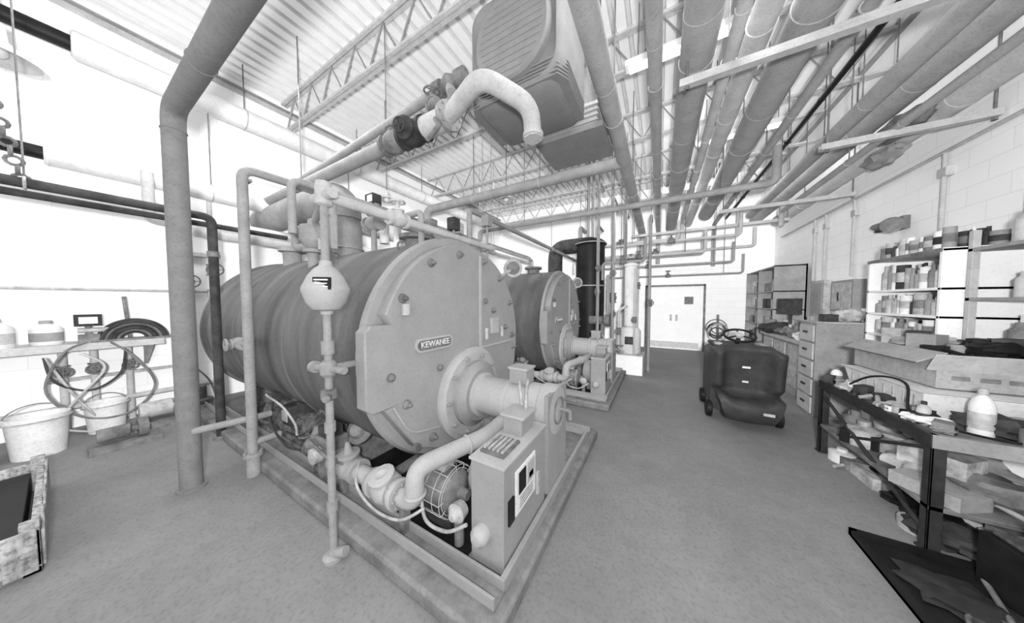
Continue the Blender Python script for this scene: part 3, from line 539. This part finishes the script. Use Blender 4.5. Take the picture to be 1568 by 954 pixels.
s=M('computer_monitor'); s.obox((2.15,6.9,1.5),(.06,.4,.3),DK,rz=.5).cyl((2.17,6.9,.95),(2.17,6.9,1.38),.025,DK).cyl((2.17,6.9,.95),(2.17,6.9,.97),.12,DK).done(bev=.004)
s=M('tool_bag'); s.sph((2.25,5.32,1.4),.13,BAG,(1.1,1,.75),.1,seed=2).box(1.95,2.08,5.15,5.3,1.32,1.42,DK).box(2.38,2.5,5.2,5.4,1.32,1.5,PLAS).done()
s=M('shelf_unit'); x0,x1,y0,y1,h=2.2,2.72,3.95,4.9,2.08
s.box(x0,x1,y0,y0+.03,0,h,W).box(x0,x1,y1-.03,y1,0,h,W).box(x1-.02,x1,y0,y1,0,h,W)
for z in(.1,.5,.9,1.2,1.44,1.7,2.05): s.box(x0,x1,y0,y1,z,z+.025,W)
s.box(x0-.01,x0,y0,y1,2.045,2.08,MID).done(bev=.003)
s=M('paint_cans')
for z,hm in((.925,.26),(1.225,.2),(1.465,.22),(1.725,.29),(2.075,.2)):
  for xo in(.07,.19,.33):
    y=y0+.035
    while y<y1-.12:
        r_=random.uniform(.025,.05); hh=hm*random.uniform(.65,.98); m=random.choice((LT,PLAS,MID,PG,DK,PLAS,PL)); x=x0+xo
        if random.random()<.6:
            s.lathe((x,y+r_,z),(0,0,1),[(0,0),(0,r_),(hh*.3,r_),(hh*.3,r_*1.01),(hh*.8,r_*1.01),(hh*.8,r_),(hh,r_),(hh,r_*.8),(hh*.97,0)],m,14)
            s.lathe((x,y+r_,z+hh*.3),(0,0,1),[(0,r_*1.02),(hh*.4,r_*1.02)],random.choice((MID,LT,DK)),14)
        else:
            s.lathe((x,y+r_,z),(0,0,1),[(0,0),(0,r_*.8),(hh*.7,r_*.8),(hh*.8,r_*.35),(hh,r_*.35),(hh,0)],m,14)
        y+=2*r_+random.uniform(.0,.01)
s.done()
s=M('open_shelving'); x0,x1,y0,y1=2.3,2.74,2.3,3.9
for z in(.1,.8,1.2,1.6,2.02): s.box(x0,x1,y0,y1,z,z+.03,PG)
for (a,b2) in((x0,y0),(x1-.04,y0),(x0,y1-.04),(x1-.04,y1-.04)): s.box(a,a+.04,b2,b2+.04,0,2.2,PL)
s.done(bev=.003)
s=M('shelf_supplies')
for z in(.83,1.23,1.63,2.05):
    for k in range(18):
        y=y0+.1+k*.082; x=x0+.1+(k%3)*.11; r_=random.uniform(.035,.055)*(1.4 if z>2 else 1); hh=random.uniform(.18,.33)
        if random.random()<.7: s.lathe((x,y,z),(0,0,1),[(0,0),(0,r_),(hh*.7,r_),(hh*.8,r_*.6),(hh*.85,r_*.5),(hh,r_*.5),(hh,0)],random.choice((PLAS,LT,MID,PG,DK,PL)),16)
        else: s.obox((x+.03,y,z+hh*.4),(.12,.1,hh*.8),random.choice((DK,LT,CARD,PLAS)),rz=random.uniform(-.3,.3))
s.done()
s=M('workbench'); x0,x1,y0,y1=1.5,2.27,2.68,4.0
s.box(x0,x1,y0,y1,.72,.76,MID).box(x0-.005,x0+.03,y0,y1,.68,.765,DPT).box(x0,x1,y0-.005,y0+.03,.68,.765,PG)
for (a,b2) in((x0,y0),(x1-.06,y0),(x0,y1-.06),(x1-.06,y1-.06)):
    s.box(a,a+.06,b2,b2+.012,0,.72,DPT).box(a,a+.012,b2,b2+.06,0,.72,DPT).box(a-.01,a+.07,b2-.01,b2+.07,0,.015,DPT)
s.box(x0,x1,y0,y1,.28,.31,MID).cyl((x0+.02,y0+.06,.12),(x0+.02,y1-.06,.6),.014,DPT,8).cyl((x0+.02,y0+.06,.66),(x0+.02,y1-.3,.3),.012,DPT,8)
s.done(bev=.003)
s=M('cardboard_box'); cb=(1.98,3.55,1.08)
s.obox(cb,(.5,.8,.22),CARD,rz=.06).obox((1.98,3.55,1.195),(.52,.82,.012),PL,rz=.06).obox((1.7,3.5,1.19),(.16,.76,.01),CARD,rz=.06,ry=-.5).obox((1.95,3.12,1.16),(.48,.01,.14),PL,rz=.06,rx=.5)
for dx in(-.12,.0,.11): s.obox((1.98+dx,3.142,1.05),(.08,.006,.03),MID,rz=.06)
s.done(bev=.003)
s=M('plastic_tote'); s.loft([[V((1.66,3.05,.76)),V((2.2,3.05,.76)),V((2.2,3.85,.76)),V((1.66,3.85,.76))],[V((1.63,3.0,.95)),V((2.24,3.0,.95)),V((2.24,3.9,.95)),V((1.63,3.9,.95))],[V((1.6,2.98,.96)),V((2.26,2.98,.96)),V((2.26,3.92,.96)),V((1.6,3.92,.96))]],PLAS)
for k in range(8): s.box(1.635,1.645,3.08+.1*k,3.1+.1*k,.78,.93,LT)
s.done(bev=.004)
bottle('spray_bottle',1.76,2.83,.76,.045,.3,PW,LT); bottle('spray_bottle',1.58,2.9,.76,.03,.16,LT,DK); bottle('oil_bottle',1.6,3.95,.76,.04,.16,PLAS,MID)
clutter('bench_tools',40,(1.54,1.62),(2.75,3.95),.765,.11,5,(DK,MID,LT,BLK,PLAS),.04)
clutter('bench_tools',28,(1.85,2.2),(2.72,2.98),.765,.24,8,(DK,MID,LT,BLK,CARD,PLAS),.055)
clutter('power_tools',40,(1.85,2.2),(3.2,3.9),1.203,.19,12,(DK,MID,BLK,LT,BLK,PG),.06)
M('power_cord').tube(spl([(1.55,3.7,.78),(1.53,3.3,.98),(1.6,3.1,.99),(1.56,2.95,.8),(1.7,2.75,.78),(1.9,2.72,.78)]),.008,BLK,seg=6).done()
clutter('scrap_pile',55,(1.6,2.15),(2.78,3.9),.31,.3,15,(DK,MID,BAG,LT,BLK,BAG,CARD),.1)
clutter('scrap_pile',48,(1.6,2.15),(2.78,3.9),.0,.26,16,(DK,MID,BAG,LT,BLK,PLAS,MID),.11)
s=M('drip_tray'); x0,x1,y0,y1=1.16,2.1,1.2,2.64
s.box(x0,x1,y0,y1,.0,.02,BLK)
for a in((x0,x0+.03,y0,y1),(x1-.03,x1,y0,y1),(x0,x1,y0,y0+.03),(x0,x1,y1-.03,y1)): s.box(*a,.0,.05,BLK)
s.sph((1.5,1.8,.03),.17,DPT,(1.5,1.3,.2),.2,seed=20).sph((1.4,2.3,.03),.12,DPT,(1.5,1.3,.25),.2,seed=21).cyl((1.3,1.6,.04),(1.6,2.5,.05),.012,MID,8).torus((1.45,2.1,.04),(0,0,1),.12,.01,RUST).done()
s=M('equipment_case'); s.obox((1.85,2.38,.17),(.5,.34,.3),BLK,rz=.1).obox((1.85,2.2,.36),(.5,.02,.4),BLK,rz=.1,rx=-.7).obox((1.85,2.38,.33),(.44,.3,.02),RUST,rz=.1).done(bev=.006)
# ride-on cart: body + moulded bucket seat facing the aisle + steering wheel
s=M('riding_cart'); cx,yb=.98,4.27
def rl(w,h0,h1,y,rad,n=8,ox=0):
    o=[]
    for q,(sx,zz) in enumerate(((1,h1-rad),(-1,h1-rad),(-1,h0+rad),(1,h0+rad))):
        for k in range(n):
            a=math.radians(90*q+90*k/(n-1)); o.append(V((cx+ox+sx*(w/2-rad)+rad*math.cos(a),y,zz+rad*math.sin(a))))
    return o
s.loft([rl(.6,.14,.86,yb+.95,.1),rl(.68,.1,.93,yb+.9,.1),rl(.7,.1,.97,yb+.35,.1),rl(.68,.1,.96,yb+.2,.1)],SEAT)
def ss(a,b,x): t=max(0,min(1,(x-a)/(b-a))); return t*t*(3-2*t)
path=[(.26,.93),(.2,1.0),(.12,1.035),(.05,1.03),(.02,.98),(.04,.9),(.07,.75),(.09,.6),(.1,.48),(.08,.42),(.0,.385),(-.12,.38),(-.2,.36),(-.235,.3),(-.22,.2),(-.15,.12),(.0,.09)]
path=[(p.x,p.y) for p in spl([(a,b2,0) for a,b2 in path],4)]
cols=[]; us=[-1.0,-1.0,-.98,-.94,-.88,-.82,-.76,-.7,-.62,-.5,-.3,-.1,.1,.3,.5,.62,.7,.76,.82,.88,.94,.98,1.0,1.0]
for ci,u in enumerate(us):
    edge=ci in(0,len(us)-1); col=[]
    for (py,pz) in path:
        back=ss(.38,.5,pz); up=ss(.3,.95,pz)
        wgt=ss(.5,.8,abs(u))*(1-ss(.9,1.0,abs(u))*.35)
        hw=(.35 if pz>.38 else .35-.09*(1-ss(.1,.38,pz)))*(.86+.14*ss(.3,.5,pz))
        cor=max(0,pz-.93)/.1; hw*=1-.12*cor*cor
        y=yb+py-.13*wgt*back*(1-ss(.93,1.03,pz)) + (0 if pz>.5 else .03*(1-ss(0,.8,1-abs(u))))
        z=pz+(.05*wgt*(1-back) if py<.08 and pz>.3 else 0)-.05*ss(.75,1,abs(u))*ss(.95,1.03,pz)
        if edge: y=max(y,yb+.25)
        col.append(V((cx+u*hw,y,z)))
    cols.append(col)
n=len(path); vs=[p for c_ in cols for p in c_]; fs=[]
for i in range(len(cols)-1):
    for j in range(n-1): fs.append((i*n+j,(i+1)*n+j,(i+1)*n+j+1,i*n+j+1))
s.add(vs,fs,SEAT)
s.box(cx-.04,cx+.04,yb+.055,yb+.075,.74,.765,PLAS).box(cx-.03,cx+.03,yb+.08,yb+.1,.55,.57,PLAS).box(cx+.1,cx+.2,yb-.24,yb-.225,.26,.29,PL)
s.box(cx-.3,cx+.3,yb+.25,yb+.85,.95,.985,DK)
s.cyl((cx,yb+.62,.95),(cx,yb+.45,1.1),.025,DK); s.torus((cx,yb+.44,1.12),(0,-.4,.92),.17,.016,BLK,28,8); s.cyl((cx,yb+.45,1.11),(cx,yb+.43,1.14),.05,PL)
for a in(90,210,330):
    u_,w_,_=basis((0,-.4,.92)); e=(u_*math.cos(math.radians(a))+w_*math.sin(math.radians(a)))*.17; s.cyl((cx,yb+.44,1.12),V((cx,yb+.44,1.12))+e,.01,BLK,8)
s.box(cx-.28,cx-.2,yb+.35,yb+.5,.985,1.01,LT).box(cx+.2,cx+.28,yb+.35,yb+.6,.985,1.01,LT)
for sx in(-1,1):
    for yy in(yb+.2,yb+.78): s.lathe((cx+sx*.32,yy,.11),(sx,0,0),[(0,0),(0,.09),(.01,.11),(.06,.11),(.07,.09),(.07,.04),(.06,0)],BLK,20)
s.done(angle=50)
# ------------------------------------------------------------ light
def lamp(name,typ,loc,power,size=.1,rot=(0,0,0),const=False):
    l=bpy.data.lights.new(name,typ); l.energy=power; o=bpy.data.objects.new(name,l); o.location=loc; o.rotation_euler=rot
    if typ=='AREA': l.size=size
    else: l.shadow_soft_size=size
    if const:
        l.use_nodes=True; nt=l.node_tree; e=nt.nodes['Emission']; f=nt.nodes.new('ShaderNodeLightFalloff'); f.inputs['Strength'].default_value=1
        nt.links.new(f.outputs['Constant'],e.inputs['Strength'])
    bpy.context.scene.collection.objects.link(o); return o
th=math.radians(29.7)
lamp('scanner_lamp','POINT',(.12,-.2,1.72),30,.08,const=True)
for (x,y) in((-4,1),(-4,6),(.5,2),(.5,7)): lamp('ceiling_fill','AREA',(x,y,4.75),90,1.6)  # added fill panels that brighten walls and depth; no fixtures hang here
wd=bpy.data.worlds.new('world'); bpy.context.scene.world=wd; wd.use_nodes=True
wd.node_tree.nodes['Background'].inputs[0].default_value=(1,1,1,1); wd.node_tree.nodes['Background'].inputs[1].default_value=1.35
# ------------------------------------------------------------ camera
cd=bpy.data.cameras.new('camera'); cd.sensor_width=36; cd.lens=36*396/1568; cd.clip_start=.02
co=bpy.data.objects.new('camera',cd); co.location=(0,0,1.6); co.rotation_euler=(math.radians(90-2.3),0,th)
bpy.context.scene.collection.objects.link(co); bpy.context.scene.camera=co
bpy.context.scene.view_settings.view_transform='Standard'
